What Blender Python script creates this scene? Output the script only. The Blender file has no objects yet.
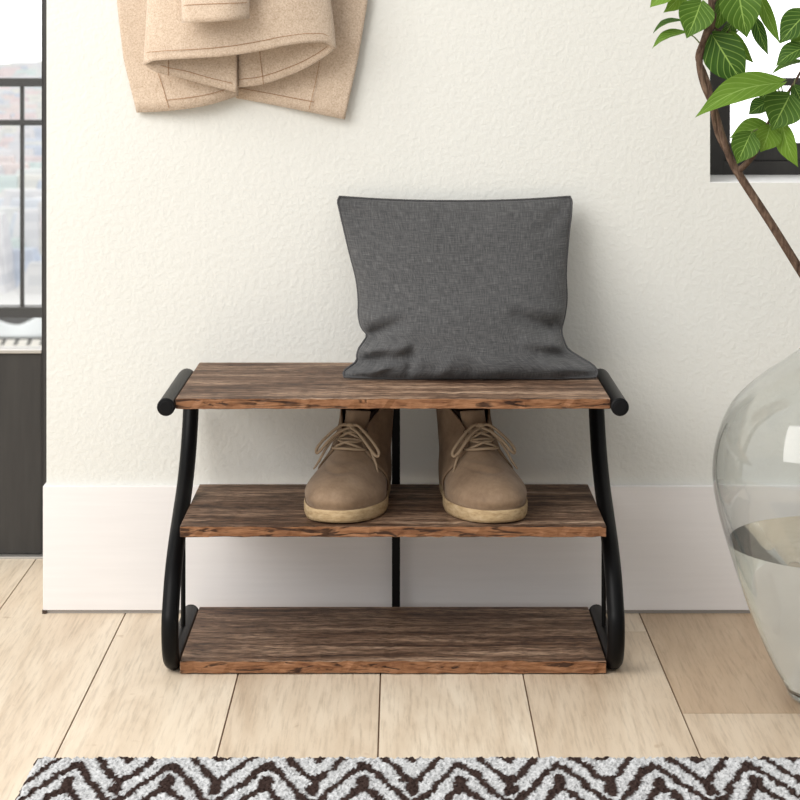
import bpy, bmesh, math, random
import numpy as np
from mathutils import Vector, Matrix

random.seed(7); rng = np.random.default_rng(7)
SC = bpy.context.scene
COL = SC.collection
F = 2039.0; EYE = 0.873; HX, HY = 400.0, 54.0     # focal length in px, eye height, vanishing point

def at(px, py, Y):
    return Vector(((px - HX) * Y / F, Y, EYE - (py - HY) * Y / F))

# ------------------------------------------------------------------ helpers
def tag(o, label=None, cat=None, group=None, kind=None):
    if label: o['label'] = label
    if cat: o['category'] = cat
    if group: o['group'] = group
    if kind: o['kind'] = kind
    return o

def empty(name, loc=(0, 0, 0), rz=0):
    o = bpy.data.objects.new(name, None)
    o.empty_display_size = .05
    o.location = loc; o.rotation_euler = (0, 0, rz)
    COL.objects.link(o)
    return o

class MB:
    """collects verts / faces for ONE mesh object"""
    def __init__(s): s.v = []; s.f = []; s.m = []; s.uv = {}
    def add(s, verts, faces, mi=0, uvs=None):
        b = len(s.v)
        s.v += [tuple(p) for p in verts]
        for f in faces:
            s.f.append(tuple(b + i for i in f)); s.m.append(mi)
        if uvs is not None:
            for i, t in enumerate(uvs): s.uv[b + i] = t
    def box(s, x0, x1, y0, y1, z0, z1, mi=0):
        v = [(x0,y0,z0),(x1,y0,z0),(x1,y1,z0),(x0,y1,z0),(x0,y0,z1),(x1,y0,z1),(x1,y1,z1),(x0,y1,z1)]
        s.add(v, [(0,3,2,1),(4,5,6,7),(0,1,5,4),(1,2,6,5),(2,3,7,6),(3,0,4,7)], mi)
    def tube(s, pts, r, n=12, mi=0, smooth=0, flat=1.0, caps=True):
        pts = [Vector(p) for p in pts]
        rs = list(r) if hasattr(r, '__len__') else [r] * len(pts)
        if smooth:
            P, R = [], []
            m = len(pts)
            for i in range(m - 1):
                p0 = pts[max(i-1,0)]; p1 = pts[i]; p2 = pts[i+1]; p3 = pts[min(i+2,m-1)]
                for k in range(smooth):
                    t = k / smooth
                    P.append(.5*((2*p1)+(p2-p0)*t+(2*p0-5*p1+4*p2-p3)*t*t+(3*p1-p0-3*p2+p3)*t**3))
                    R.append(rs[i]*(1-t)+rs[i+1]*t)
            P.append(pts[-1]); R.append(rs[-1]); pts, rs = P, R
        tan = []
        for i in range(len(pts)):
            a = pts[max(i-1,0)]; b = pts[min(i+1,len(pts)-1)]
            tan.append((b-a).normalized())
        up = Vector((0,0,1)) if abs(tan[0].z) < .9 else Vector((0,1,0))
        nrm = (up - tan[0]*up.dot(tan[0])).normalized()
        V = []
        for i, p in enumerate(pts):
            nrm = (nrm - tan[i]*nrm.dot(tan[i])).normalized()
            bi = tan[i].cross(nrm)
            for k in range(n):
                a = 2*math.pi*k/n
                V.append(p + nrm*math.cos(a)*rs[i]*flat + bi*math.sin(a)*rs[i])
        Fs = []
        for i in range(len(pts)-1):
            for k in range(n):
                k2 = (k+1) % n
                Fs.append((i*n+k, i*n+k2, (i+1)*n+k2, (i+1)*n+k))
        if caps:
            Fs.append(tuple(range(n-1,-1,-1)))
            Fs.append(tuple((len(pts)-1)*n+k for k in range(n)))
        s.add(V, Fs, mi)
    def grid(s, P, closed_u=False, mi=0, flip=False, uvs=None):
        """P: array (nv, nu, 3)"""
        nv, nu = P.shape[:2]
        Fs = []
        for i in range(nv-1):
            for j in range(nu if closed_u else nu-1):
                j2 = (j+1) % nu
                f = (i*nu+j, i*nu+j2, (i+1)*nu+j2, (i+1)*nu+j)
                Fs.append(f[::-1] if flip else f)
        s.add(P.reshape(-1,3).tolist(), Fs, mi, uvs)
    def lathe(s, prof, c, n=96, mi=0):
        V = []; Fs = []
        for (r, z) in prof:
            for k in range(n):
                a = 2*math.pi*k/n
                V.append((c[0]+r*math.cos(a), c[1]+r*math.sin(a), z))
        for i in range(len(prof)-1):
            for k in range(n):
                k2 = (k+1) % n
                Fs.append((i*n+k, i*n+k2, (i+1)*n+k2, (i+1)*n+k))
        s.add(V, Fs, mi)
    def build(s, name, mats, parent=None, smooth=False, bevel=0, weld=True, solid=0, subd=0, auto=None):
        me = bpy.data.meshes.new(name)
        me.from_pydata(s.v, [], s.f)
        for m in (mats if isinstance(mats, (list, tuple)) else [mats]): me.materials.append(m)
        for p, mi in zip(me.polygons, s.m): p.material_index = mi
        if s.uv:
            L = me.uv_layers.new(name='UVMap')
            for lp in me.loops: L.data[lp.index].uv = s.uv.get(lp.vertex_index, (0,0))
        bm = bmesh.new(); bm.from_mesh(me)
        if weld: bmesh.ops.remove_doubles(bm, verts=bm.verts, dist=1e-6)
        bmesh.ops.recalc_face_normals(bm, faces=bm.faces)
        if bevel:
            es = [e for e in bm.edges if len(e.link_faces) == 2 and e.calc_face_angle(0) > .6]
            bmesh.ops.bevel(bm, geom=es, offset=bevel, segments=2, affect='EDGES', profile=.6)
        bm.to_mesh(me); bm.free()
        if smooth:
            for p in me.polygons: p.use_smooth = True
            if auto: me.set_sharp_from_angle(angle=auto)
        o = bpy.data.objects.new(name, me); COL.objects.link(o)
        if parent is not None: o.parent = parent
        if solid:
            md = o.modifiers.new('thickness', 'SOLIDIFY'); md.thickness = solid; md.offset = 0
        if subd:
            md = o.modifiers.new('soft', 'SUBSURF'); md.levels = subd; md.render_levels = subd
        return o

def interp(t, xs, ys): return np.interp(t, xs, ys)
def smooth_interp(t, xs, ys):
    """catmull-rom through (xs, ys)"""
    t = np.asarray(t, float); xs = np.asarray(xs, float); ys = np.asarray(ys, float)
    d = np.gradient(ys, xs)
    i = np.clip(np.searchsorted(xs, t) - 1, 0, len(xs)-2)
    h = xs[i+1]-xs[i]; u = np.clip((t-xs[i])/h, 0, 1)
    return ((1+2*u)*(1-u)**2*ys[i] + u*(1-u)**2*h*d[i] + u*u*(3-2*u)*ys[i+1] + u*u*(u-1)*h*d[i+1])

# ------------------------------------------------------------------ materials
class Mat:
    def __init__(s, name):
        s.m = bpy.data.materials.new(name); s.m.use_nodes = True
        s.nt = s.m.node_tree; s.n = s.nt.nodes; s.l = s.nt.links
        s.b = s.n['Principled BSDF']; s.out = s.n['Material Output']
    def node(s, t, **kw):
        nd = s.n.new(t)
        for k, v in kw.items():
            if k.startswith('i_'):
                key = k[2:]
                key = int(key) if key.isdigit() else key.replace('_', ' ')
                nd.inputs[key].default_value = v
            else: setattr(nd, k, v)
        return nd
    def link(s, a, b): s.l.new(a, b)
    def set(s, **kw):
        for k, v in kw.items(): s.b.inputs[k.replace('_', ' ')].default_value = v
        return s
    def coords(s, kind='Object', scale=(1,1,1), loc=(0,0,0), rand=False):
        tc = s.node('ShaderNodeTexCoord')
        mp = s.node('ShaderNodeMapping'); mp.inputs['Scale'].default_value = scale; mp.inputs['Location'].default_value = loc
        src = tc.outputs[kind]
        if rand:
            oi = s.node('ShaderNodeObjectInfo')
            ad = s.node('ShaderNodeVectorMath', operation='ADD')
            ml = s.node('ShaderNodeMath', operation='MULTIPLY'); ml.inputs[1].default_value = 13.7
            s.link(oi.outputs['Random'], ml.inputs[0])
            s.link(src, ad.inputs[0]); s.link(ml.outputs[0], ad.inputs[1]); src = ad.outputs[0]
        s.link(src, mp.inputs['Vector']); return mp.outputs[0]
    def noise(s, vec, scale=1, detail=4, rough=.6, dist=0):
        nd = s.node('ShaderNodeTexNoise'); nd.inputs['Scale'].default_value = scale
        nd.inputs['Detail'].default_value = detail; nd.inputs['Roughness'].default_value = rough
        nd.inputs['Distortion'].default_value = dist
        s.link(vec, nd.inputs['Vector']); return nd.outputs['Fac']
    def ramp(s, fac, stops):
        r = s.node('ShaderNodeValToRGB'); e = r.color_ramp.elements
        while len(e) < len(stops): e.new(.5)
        for el, (p, c) in zip(e, stops):
            el.position = p; el.color = (*c, 1) if len(c) == 3 else c
        s.link(fac, r.inputs[0]); return r.outputs[0]
    def mix(s, fac, a, b, mode='MIX'):
        m = s.node('ShaderNodeMix', data_type='RGBA', blend_type=mode)
        for sock, v in ((m.inputs[0], fac), (m.inputs[6], a), (m.inputs[7], b)):
            if hasattr(v, 'links'): s.link(v, sock)
            elif isinstance(v, (int, float)): sock.default_value = v
            else: sock.default_value = (*v, 1)
        return m.outputs[2]
    def math(s, op, a, b=0.0):
        m = s.node('ShaderNodeMath', operation=op)
        for i, v in ((0, a), (1, b)):
            if hasattr(v, 'links'): s.link(v, m.inputs[i])
            else: m.inputs[i].default_value = v
        return m.outputs[0]
    def color(s, c):
        if hasattr(c, 'links'): s.link(c, s.b.inputs['Base Color'])
        else: s.b.inputs['Base Color'].default_value = (*c, 1)
        return s
    def bump(s, h, strength=.3, dist=.002, prev=None):
        b = s.node('ShaderNodeBump'); b.inputs['Strength'].default_value = strength; b.inputs['Distance'].default_value = dist
        s.link(h, b.inputs['Height'])
        if prev is not None: s.link(prev, b.inputs['Normal'])
        s.link(b.outputs[0], s.b.inputs['Normal']); return b.outputs[0]

def plain(name, c, rough=.5, metal=0, spec=.5):
    return Mat(name).color(c).set(Roughness=rough, Metallic=metal, Specular_IOR_Level=spec).m

# plaster wall
w = Mat('plaster'); v = w.coords()
n1 = w.noise(v, 120, 3, .55, .3); n2 = w.noise(v, 14, 2)
w.color(w.ramp(w.noise(v, 3, 3), [(.3, (.725, .725, .685)), (.7, (.75, .75, .71))])).set(Roughness=.9, Specular_IOR_Level=.2)
b0 = w.bump(w.ramp(n1, [(.38, (0,0,0)), (.66, (1,1,1))]), .25, .0016)
w.bump(n2, .06, .003, b0); PLASTER = w.m

# painted skirting
w = Mat('skirting_paint'); v = w.coords(scale=(3, 3, 60))
w.color(w.ramp(w.noise(v, 2, 3), [(.3, (.80, .78, .775)), (.7, (.83, .81, .805))])).set(Roughness=.45); SKIRT = w.m
SILL = plain('sill_white', (.9, .9, .89), .4)

# floor planks
w = Mat('oak_planks')
v = w.coords(scale=(9, 1.1, 9)); ga = w.node('ShaderNodeAttribute', attribute_name='tint')
sh = w.node('ShaderNodeVectorMath', operation='ADD'); w.link(v, sh.inputs[0])
sc = w.node('ShaderNodeVectorMath', operation='SCALE'); sc.inputs['Scale'].default_value = 31.0
w.link(ga.outputs['Color'], sc.inputs[0]); w.link(sc.outputs[0], sh.inputs[1]); v2 = sh.outputs[0]
g = w.noise(v2, 1.4, 6, .62, .8)
fv = w.node('ShaderNodeVectorMath', operation='MULTIPLY'); fv.inputs[1].default_value = (9, 4, 9); w.link(v2, fv.inputs[0])
fine = w.noise(fv.outputs[0], 2.2, 5, .7)
c1 = w.ramp(g, [(.25, (.58, .455, .325)), (.42, (.73, .61, .465)), (.58, (.83, .72, .57)), (.8, (.88, .79, .65))])
c2 = w.mix(.55, c1, w.ramp(fine, [(.3, (.55, .51, .47)), (.52, (1, 1, 1))]), 'MULTIPLY')
sepr = w.node('ShaderNodeSeparateColor'); w.link(ga.outputs['Color'], sepr.inputs[0])
dk = w.mix(sepr.outputs[2], c2, (.66, .57, .49), 'MULTIPLY')
spots = w.noise(w.coords(scale=(14, 9, 14)), 2.3, 2)
dk2 = w.mix(w.ramp(spots, [(.70, (0,0,0)), (.78, (.5,.5,.5))]), dk, (.60, .48, .36), 'MULTIPLY')
w.color(dk2).set(Roughness=.48)
w.bump(fine, .25, .0008); FLOOR = w.m
GAP = plain('seam_dark', (.17, .105, .065), .9)

# rustic shelf board
w = Mat('rustic_board'); v = w.coords(scale=(3.2, 34, 34), rand=True)
g = w.noise(v, 1.5, 8, .68, .6)
v3 = w.coords(scale=(48, 300, 300), rand=True); fine = w.noise(v3, 1, 4, .7)
v4 = w.coords(scale=(4, 22, 22), rand=True); patch = w.noise(v4, 1.0, 5, .65)
c = w.ramp(g, [(.26, (.055, .030, .019)), (.40, (.15, .086, .054)), (.50, (.28, .175, .112)), (.60, (.44, .30, .205)), (.74, (.58, .44, .33))])
c = w.mix(.9, c, w.ramp(fine, [(.40, (.22, .19, .17)), (.53, (1.0, 1.0, 1.0)), (.68, (1.35, 1.35, 1.35))]), 'MULTIPLY')
c = w.mix(w.ramp(patch, [(.42, (0,0,0)), (.60, (1,1,1))]), c, (.40, .33, .29), 'MULTIPLY')
w.color(c).set(Roughness=.6, Specular_IOR_Level=.3); w.bump(fine, .5, .0012, w.bump(g, .3, .002)); BOARD = w.m
# its sawn, chipped edge
w = Mat('rustic_edge'); v = w.coords(scale=(13, 60, 120), rand=True)
g = w.noise(v, 1.2, 6, .65, 1.6)
v3 = w.coords(scale=(14, 60, 95), rand=True); ch = w.noise(v3, .9, 3, .55, 1.8)
c = w.ramp(g, [(.3, (.115, .042, .018)), (.48, (.225, .100, .044)), (.62, (.31, .150, .072)), (.8, (.39, .215, .12))])
cr = w.ramp(ch, [(.38, (.10, .08, .07)), (.45, (1, 1, 1))])
w.color(w.mix(.9, c, cr, 'MULTIPLY')).set(Roughness=.65, Specular_IOR_Level=.3); w.bump(ch, .7, .003); EDGE = w.m

# black powder coat
w = Mat('black_powder_coat'); v = w.coords()
w.color((.004, .004, .0043)).set(Roughness=.40, Specular_IOR_Level=.12); w.bump(w.noise(v, 900, 2), .08, .0004); BLACK = w.m
BLACKCAP = plain('black_plastic_cap', (.006, .006, .0065), .5, 0, .12)

# linen cushion (UV = threads)
w = Mat('grey_linen'); tc = w.node('ShaderNodeTexCoord')
def stretch(sx, sy):
    mp = w.node('ShaderNodeMapping'); mp.inputs['Scale'].default_value = (sx, sy, 1); w.link(tc.outputs['UV'], mp.inputs[0]); return mp.outputs[0]
h1 = w.noise(stretch(18, 260), 1, 3, .6); h2 = w.noise(stretch(260, 18), 1, 3, .6); h3 = w.noise(stretch(3, 3), 1, 3)
t1 = w.math('ADD', h1, h2); t2 = w.math('MULTIPLY', t1, .5)
w.color(w.ramp(t2, [(.36, (.043, .043, .045)), (.5, (.076, .076, .077)), (.64, (.132, .13, .13))])).set(Roughness=.95, Specular_IOR_Level=.15, Sheen_Weight=.15, Sheen_Roughness=.5)
w.bump(t2, .3, .0008); LINEN = w.m
PIPING = plain('grey_piping', (.075, .074, .076), .95, 0, .15)

# felted wool
w = Mat('camel_wool'); v = w.coords()
a = w.noise(v, 420, 4, .75); b_ = w.noise(v, 70, 4, .7)
c = w.ramp(a, [(.30, (.43, .315, .225)), (.5, (.61, .485, .37)), (.70, (.73, .62, .51))])
c = w.mix(.5, c, w.ramp(b_, [(.3, (.80, .76, .73)), (.62, (1, 1, 1))]), 'MULTIPLY')
w.color(c).set(Roughness=1, Specular_IOR_Level=.05, Sheen_Weight=.25, Sheen_Roughness=.6); w.bump(a, .5, .0015); WOOL = w.m
STITCH = plain('coat_stitch_thread', (.38, .22, .125), .9, 0, .1)

# boot leather
w = Mat('tan_nubuck'); v = w.coords()
a = w.noise(v, 14, 5, .6); b_ = w.noise(v, 160, 4, .7)
c = w.ramp(a, [(.28, (.17, .108, .065)), (.5, (.275, .188, .120)), (.72, (.37, .268, .182))])
c = w.mix(.4, c, w.ramp(b_, [(.35, (.72, .70, .68)), (.6, (1, 1, 1))]), 'MULTIPLY')
w.color(c).set(Roughness=.72, Specular_IOR_Level=.3, Sheen_Weight=.12); w.bump(b_, .2, .0008, w.bump(a, .25, .004)); SUEDE = w.m
w = Mat('tan_quarter'); v = w.coords()
a = w.noise(v, 18, 5, .6); b_ = w.noise(v, 180, 4, .7)
c = w.ramp(a, [(.28, (.15, .096, .059)), (.5, (.235, .16, .103)), (.72, (.32, .23, .155))])
w.color(w.mix(.4, c, w.ramp(b_, [(.35, (.72, .70, .68)), (.6, (1, 1, 1))]), 'MULTIPLY')).set(Roughness=.75, Specular_IOR_Level=.25); w.bump(b_, .25, .0008); QUARTER = w.m
w = Mat('crepe_sole'); v = w.coords(scale=(1,1,3))
a = w.noise(v, 60, 5, .7)
w.color(w.ramp(a, [(.3, (.30, .20, .10)), (.5, (.46, .335, .19)), (.7, (.56, .43, .27))])).set(Roughness=.7, Specular_IOR_Level=.25); w.bump(a, .4, .0015); CREPE = w.m
LACE = plain('lace_cord', (.38, .285, .195), .9, 0, .15)
LINING = plain('boot_lining', (.035, .02, .015), .9)

# frames, glass
w = Mat('dark_bronze_frame'); v = w.coords(scale=(30, 30, 3))
w.color(w.ramp(w.noise(v, 2, 4), [(.3, (.030, .028, .026)), (.7, (.042, .039, .036))])).set(Roughness=.5, Specular_IOR_Level=.35); BRONZE = w.m
THRESH = plain('threshold_metal', (.45, .43, .40), .4, .6)
w = Mat('window_glass'); w.n.remove(w.b)
tr = w.node('ShaderNodeBsdfTransparent'); gl = w.node('ShaderNodeBsdfGlossy'); gl.inputs['Roughness'].default_value = .0
fr = w.node('ShaderNodeFresnel'); fr.inputs['IOR'].default_value = 1.2
mx = w.node('ShaderNodeMixShader'); w.link(fr.outputs[0], mx.inputs[0]); w.link(tr.outputs[0], mx.inputs[1]); w.link(gl.outputs[0], mx.inputs[2]); w.link(mx.outputs[0], w.out.inputs[0]); PANE = w.m
w = Mat('vase_glass').color((.90, .915, .905)).set(Roughness=0.0, IOR=1.45, Transmission_Weight=1.0); VGLASS = w.m
w = Mat('clear_water').color((.965, .96, .93)).set(Roughness=0.0, IOR=1.33, Transmission_Weight=1.0); WATER = w.m

# plant
w = Mat('leaf_green'); tc = w.node('ShaderNodeTexCoord'); sp = w.node('ShaderNodeSeparateXYZ'); w.link(tc.outputs['UV'], sp.inputs[0])
au = w.math('ABSOLUTE', sp.outputs[0]); vv = sp.outputs[1]
mid = w.math('LESS_THAN', au, .035)
ph = w.math('SUBTRACT', w.math('MULTIPLY', vv, 6.5), w.math('MULTIPLY', au, 2.7))
fr_ = w.math('ABSOLUTE', w.math('SUBTRACT', w.math('FRACT', ph), .5))
side = w.ramp(fr_, [(.0, (1, 1, 1)), (.05, (.75, .75, .75)), (.10, (0, 0, 0))])
vein = w.math('MAXIMUM', mid, w.math('MULTIPLY', side, .62))
oi = w.node('ShaderNodeObjectInfo'); gn = w.noise(w.coords(), 40, 3)
base = w.ramp(w.math('ADD', w.math('MULTIPLY', oi.outputs['Random'], .75), w.math('MULTIPLY', gn, .25)), [(.1, (.030, .080, .012)), (.5, (.075, .158, .018)), (.9, (.17, .30, .035))])
leafc = w.mix(vein, base, (.26, .40, .09))
w.color(leafc).set(Roughness=.5, Specular_IOR_Level=.18)
w.bump(fr_, .35, .002)
tl = w.node('ShaderNodeBsdfTranslucent'); w.link(leafc, tl.inputs[0]); mx = w.node('ShaderNodeMixShader'); mx.inputs[0].default_value = .28
w.link(w.b.outputs[0], mx.inputs[1]); w.link(tl.outputs[0], mx.inputs[2]); w.link(mx.outputs[0], w.out.inputs[0]); LEAF = w.m
w = Mat('bark'); v = w.coords(scale=(60, 60, 14)); a = w.noise(v, 2.6, 5, .7, .6)
w.color(w.ramp(a, [(.3, (.045, .026, .018)), (.5, (.115, .072, .05)), (.7, (.22, .15, .105))])).set(Roughness=.85, Specular_IOR_Level=.2); w.bump(a, .9, .004); BARK = w.m
PETIOLE = plain('petiole_green', (.13, .15, .05), .6)

# rug pile
w = Mat('rug_pile'); at_ = w.node('ShaderNodeAttribute', attribute_name='pile'); v = w.coords()
a = w.noise(v, 420, 3, .7)
w.color(w.mix(.8, at_.outputs['Color'], w.ramp(a, [(.3, (.68, .68, .69)), (.6, (1.1, 1.1, 1.1))]), 'MULTIPLY')).set(Roughness=1, Specular_IOR_Level=.05); RUG = w.m
BACKING = plain('rug_backing', (.42, .40, .37), .95)

# outside
w = Mat('pale_buildings'); at_ = w.node('ShaderNodeAttribute', attribute_name='haze_tint')
v = w.coords(); a = w.noise(v, .35, 3)
br = w.node('ShaderNodeTexBrick'); br.inputs['Scale'].default_value = .22; br.inputs['Color1'].default_value = (.84,.86,.88,1); br.inputs['Color2'].default_value = (.93,.93,.94,1); br.inputs['Mortar'].default_value = (1,1,1,1); br.inputs['Mortar Size'].default_value = .06; br.offset = 0
mp = w.node('ShaderNodeMapping'); mp.inputs['Rotation'].default_value = (math.pi/2, 0, 0); tc = w.node('ShaderNodeTexCoord'); w.link(tc.outputs['Object'], mp.inputs[0]); w.link(mp.outputs[0], br.inputs['Vector'])
w.color(w.mix(.8, at_.outputs['Color'], br.outputs[0], 'MULTIPLY')).set(Roughness=.9, Specular_IOR_Level=.1); CITY = w.m
w = Mat('pale_paving'); v = w.coords(); w.color(w.ramp(w.noise(v, .05, 3), [(.3, (.80, .80, .79)), (.7, (.9, .9, .89))])).set(Roughness=.9); PAVING = w.m
ASPHALT = plain('dark_asphalt', (.05, .05, .048), .9)
ROADPAINT = plain('road_paint', (.80, .77, .70), .8)
RAIL = plain('railing_dark_grey', (.045, .043, .040), .5)

# ------------------------------------------------------------------ setting
YW = 3.19       # wall face
YS = 3.18       # skirting face
YD = 3.53       # plane of the glazed door
XC = -.553      # outside corner of the wall
XWIN, ZSILL, ZTOP = .4850, .672, 1.75
YF = 3.385      # window frame

# floor: one mesh of planks
mb = MB(); tints = []
def plank(x0, x1, y0, y1, t):
    mb.box(x0+.0011, x1-.0011, y0+.0010, y1-.0010, -.012, 0, 0)
    tints.extend([t]*6)
seams = {2: [2.70], 1: [3.08]}
k0 = -14
for k in range(-14, 14):
    x0 = .173 + (k-1)*.2005
    ends = [-.6]
    base = seams.get(k, [.4 + ((k*7) % 5)*.27 + 1.9])[0]
    ys = sorted([base + j*1.35 for j in range(-4, 3)])
    ys = [y for y in ys if -.55 < y < YD-.05 and not (k <= 0 and k >= -4 and 2.2 < y < 3.6)]
    edges = [-.6] + ys + [YD-.005]
    for a0, a1 in zip(edges[:-1], edges[1:]):
        dark = random.random()*.3
        if k == 2: dark = 1.0 if a0 > 2.6 else .55
        if k == 1: dark = .35
        plank(x0, x0+.2005, a0, a1, (random.random(), random.random(), dark, 1))
mb.box(-3, 3, -.6, YD-.004, -.03, -.0022, 1); tints.extend([(0,0,0,1)]*6)
fl = mb.build('floor', [FLOOR, GAP], weld=False)
ca = fl.data.color_attributes.new('tint', 'FLOAT_COLOR', 'CORNER')
for p in fl.data.polygons:
    for li in p.loop_indices: ca.data[li].color = tints[p.index]
tag(fl, kind='structure')

# wall with the window opening
mb = MB()
XR = 3.0; ZC = 2.6; YB = YD - .02
mb.box(XC, XWIN, YW, YB, 0, ZC)
mb.box(XWIN, 1.42, YW, YB, 0, ZSILL-.0008)
mb.box(XWIN, 1.42, YW, YB, ZTOP, ZC)
mb.box(1.42, XR, YW, YB, 0, ZC)
tag(mb.build('wall_back', PLASTER, weld=False), kind='structure')
mb = MB(); mb.box(XWIN+.0005, 1.4195, YW+.0005, YF+.03, ZSILL-.0007, ZSILL+.0004)
tag(mb.build('trim_1', SILL), kind='structure')
mb = MB(); mb.box(XC-.004, XR, YS, YW+.002, .0055, .1985); 
mb.box(XC-.004, XC, YW+.002, YB, .0055, .1985)
sk = mb.build('baseboard_back', [SKIRT], bevel=.0008); tag(sk, kind='structure')
mb = MB(); mb.box(XC-.002, XR, YS+.003, YW+.002, 0, .006)
tag(mb.build('trim_2', plain('shadow_gap_grey', (.33, .31, .29), .7)), kind='structure')
mb = MB(); mb.box(XC-.005, XC+.0015, YS-.001, YS+.012, 0, .0055)
tag(mb.build('trim_3', plain('corner_foot_brown', (.05, .03, .02), .7)), kind='structure')

# window in the right of the wall
win = empty('window_1', (XWIN, YF, ZSILL)); tag(win, kind='structure')
def wbox(name, x0, x1, y0, y1, z0, z1, m, bev=.0015):
    q = MB(); q.box(x0-XWIN, x1-XWIN, y0-YF, y1-YF, z0-ZSILL, z1-ZSILL); return q.build(name, m, win, bevel=bev)
wx1 = 1.42
q = MB()
def qb(*a): q.box(a[0]-XWIN, a[1]-XWIN, a[2]-YF, a[3]-YF, a[4]-ZSILL, a[5]-ZSILL)
qb(XWIN, XWIN+.052, YF, YF+.06, ZSILL, ZTOP); qb(wx1-.034, wx1, YF, YF+.06, ZSILL, ZTOP)
qb(XWIN+.052, wx1-.034, YF, YF+.06, ZSILL, ZSILL+.023); qb(XWIN+.052, wx1-.034, YF, YF+.06, ZTOP-.04, ZTOP)
q.build('window_frame', BRONZE, win, bevel=.0015)
q = MB()
qb(XWIN+.052, wx1-.034, YF+.008, YF+.05, ZSILL+.023, ZSILL+.052)
qb(XWIN+.052, XWIN+.0645, YF+.008, YF+.05, ZSILL+.052, ZTOP-.04); qb(wx1-.06, wx1-.034, YF+.008, YF+.05, ZSILL+.052, ZTOP-.04)
qb(XWIN+.0645, wx1-.06, YF+.008, YF+.05, ZTOP-.065, ZTOP-.04)
zb = at(780, 82, YF).z
qb(XWIN+.0645, wx1-.06, YF+.014, YF+.040, zb-.0065, zb+.0065)
q.build('sash', BRONZE, win, bevel=.0012)
q = MB(); qb(XWIN+.0625, wx1-.058, YF+.026, YF+.030, ZSILL+.05, ZTOP-.062); q.build('window_pane', PANE, win)

# glazed door in the recess on the left
door = empty('door_1', (-1.12, YD, 0)); tag(door, kind='structure')
def db(qq, x0, x1, y0, y1, z0, z1): qq.box(x0+1.12, x1+1.12, y0-YD, y1-YD, z0, z1)
XJ = at(46.6, 300, YD).x + .012   # jamb, tucked behind the wall corner
q = MB(); db(q, at(43.2, 300, YD).x, XJ+.02, YD, YD+.07, .004, 2.3); db(q, -1.68, -1.64, YD, YD+.07, .004, 2.3); db(q, -1.64, at(43.2,300,YD).x, YD, YD+.07, 2.24, 2.3)
q.build('door_frame', BRONZE, door, bevel=.0015)
xs1 = at(42.6, 300, YD).x; xg1 = at(41.0, 300, YD).x
zg = at(20, 351.5, YD).z
q = MB(); db(q, xg1, xs1, YD+.006, YD+.05, .005, 2.238); db(q, -1.63, -1.60, YD+.006, YD+.05, .005, 2.238); db(q, -1.60, xg1, YD+.006, YD+.05, 2.20, 2.238)
q.build('door_stile', BRONZE, door, bevel=.001)
q = MB(); db(q, -1.60, xg1, YD+.010, YD+.045, .005, zg-.004); q.build('door_panel', BRONZE, door, bevel=.002)
q = MB(); db(q, -1.60, xg1, YD+.004, YD+.05, zg-.004, zg+.002); q.build('glazing_bead', THRESH, door, bevel=.0008)
q = MB(); db(q, -1.60, xg1, YD+.024, YD+.030, zg+.002, 2.20); q.build('door_pane', PANE, door)
q = MB(); db(q, -1.70, XJ+.02, YD-.006, YD+.09, -.004, .004); q.build('threshold', THRESH, door, bevel=.001)

# balcony slab and railing beyond the door
mb = MB(); mb.box(-3.2, -.2, YD+.09, 5.62, -.12, -.002)
tag(mb.build('trim_4', PAVING), kind='structure')
YR = 5.5
rail = empty('balcony_railing', (-1.0, YR, 0))
tag(rail, 'dark grey metal balcony railing of thin uprights outside the glazed door', 'railing')
def rz(y): return at(20, y, YR).z
for nm, y0, y1, th in (('top_rail', 78, 86.5, .03), ('upper_rail', 119.8, 125.2, .02), ('bottom_rail', 306, 316.5, .03)):
    q = MB(); q.box(-1.6, .4, -th, th, rz(y1), rz(y0)); q.build(nm, RAIL, rail, bevel=.002)
xb = at(22.3, 200, YR).x
for k in range(-3, 5):
    q = MB(); x = xb - k*.125 + 1.0
    q.box(x-.0052, x+.0052, -.0052, .0052, rz(308), rz(82)); q.build('upright', RAIL, rail)
for x in (-1.45, .25):
    q = MB(); q.box(x-.02, x+.02, -.02, .02, -.002, rz(79)); q.build('rail_post', RAIL, rail)

# the town far below
ZG = -15.0
mb = MB(); mb.box(-1400, -3, 60, 3000, ZG-.5, ZG); tag(mb.build('distant_ground', PAVING), kind='structure')
def onground(py): return (EYE-ZG)*F/(py-HY)
mb = MB(); cols = []
pal = [(.93,.93,.92),(.9,.9,.92),(.95,.86,.84),(.84,.88,.94),(.92,.94,.93),(.96,.95,.9),(.85,.85,.85),(.95,.84,.84),(.74,.80,.90),(.93,.93,.95),(.82,.92,.90)]  # near-white palette: distance haze and overexposure are put into the house colours
for i in range(2600):
    y = 135*math.exp(random.random()*2.75)
    px = random.uniform(-330, 70)
    x = (px-HX)*y/F
    s = random.uniform(.5, 1.2)*(1.5 + y*.0055); h = random.uniform(.8, 4.5)*(1+y/1400)
    if x + s > -8: continue
    e = s*.45; d = s*1.6; mb.add([(x-s,y,ZG),(x+s,y,ZG),(x+s,y+d,ZG),(x-s,y+d,ZG),(x-s+e,y+e+h*.5,ZG+h),(x+s-e,y+e+h*.5,ZG+h),(x+s-e,y+d-e+h*.5,ZG+h),(x-s+e,y+d-e+h*.5,ZG+h)], [(0,3,2,1),(4,5,6,7),(0,1,5,4),(1,2,6,5),(2,3,7,6),(3,0,4,7)]); c = random.choice(pal); cols.extend([c]*6)  # sides sloped inward so the houses catch more sky light and look brighter
city = mb.build('distant_town', CITY, weld=False)
ca = city.data.color_attributes.new('haze_tint', 'FLOAT_COLOR', 'CORNER')
for p in city.data.polygons:
    for li in p.loop_indices: ca.data[li].color = (*cols[p.index], 1)
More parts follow.
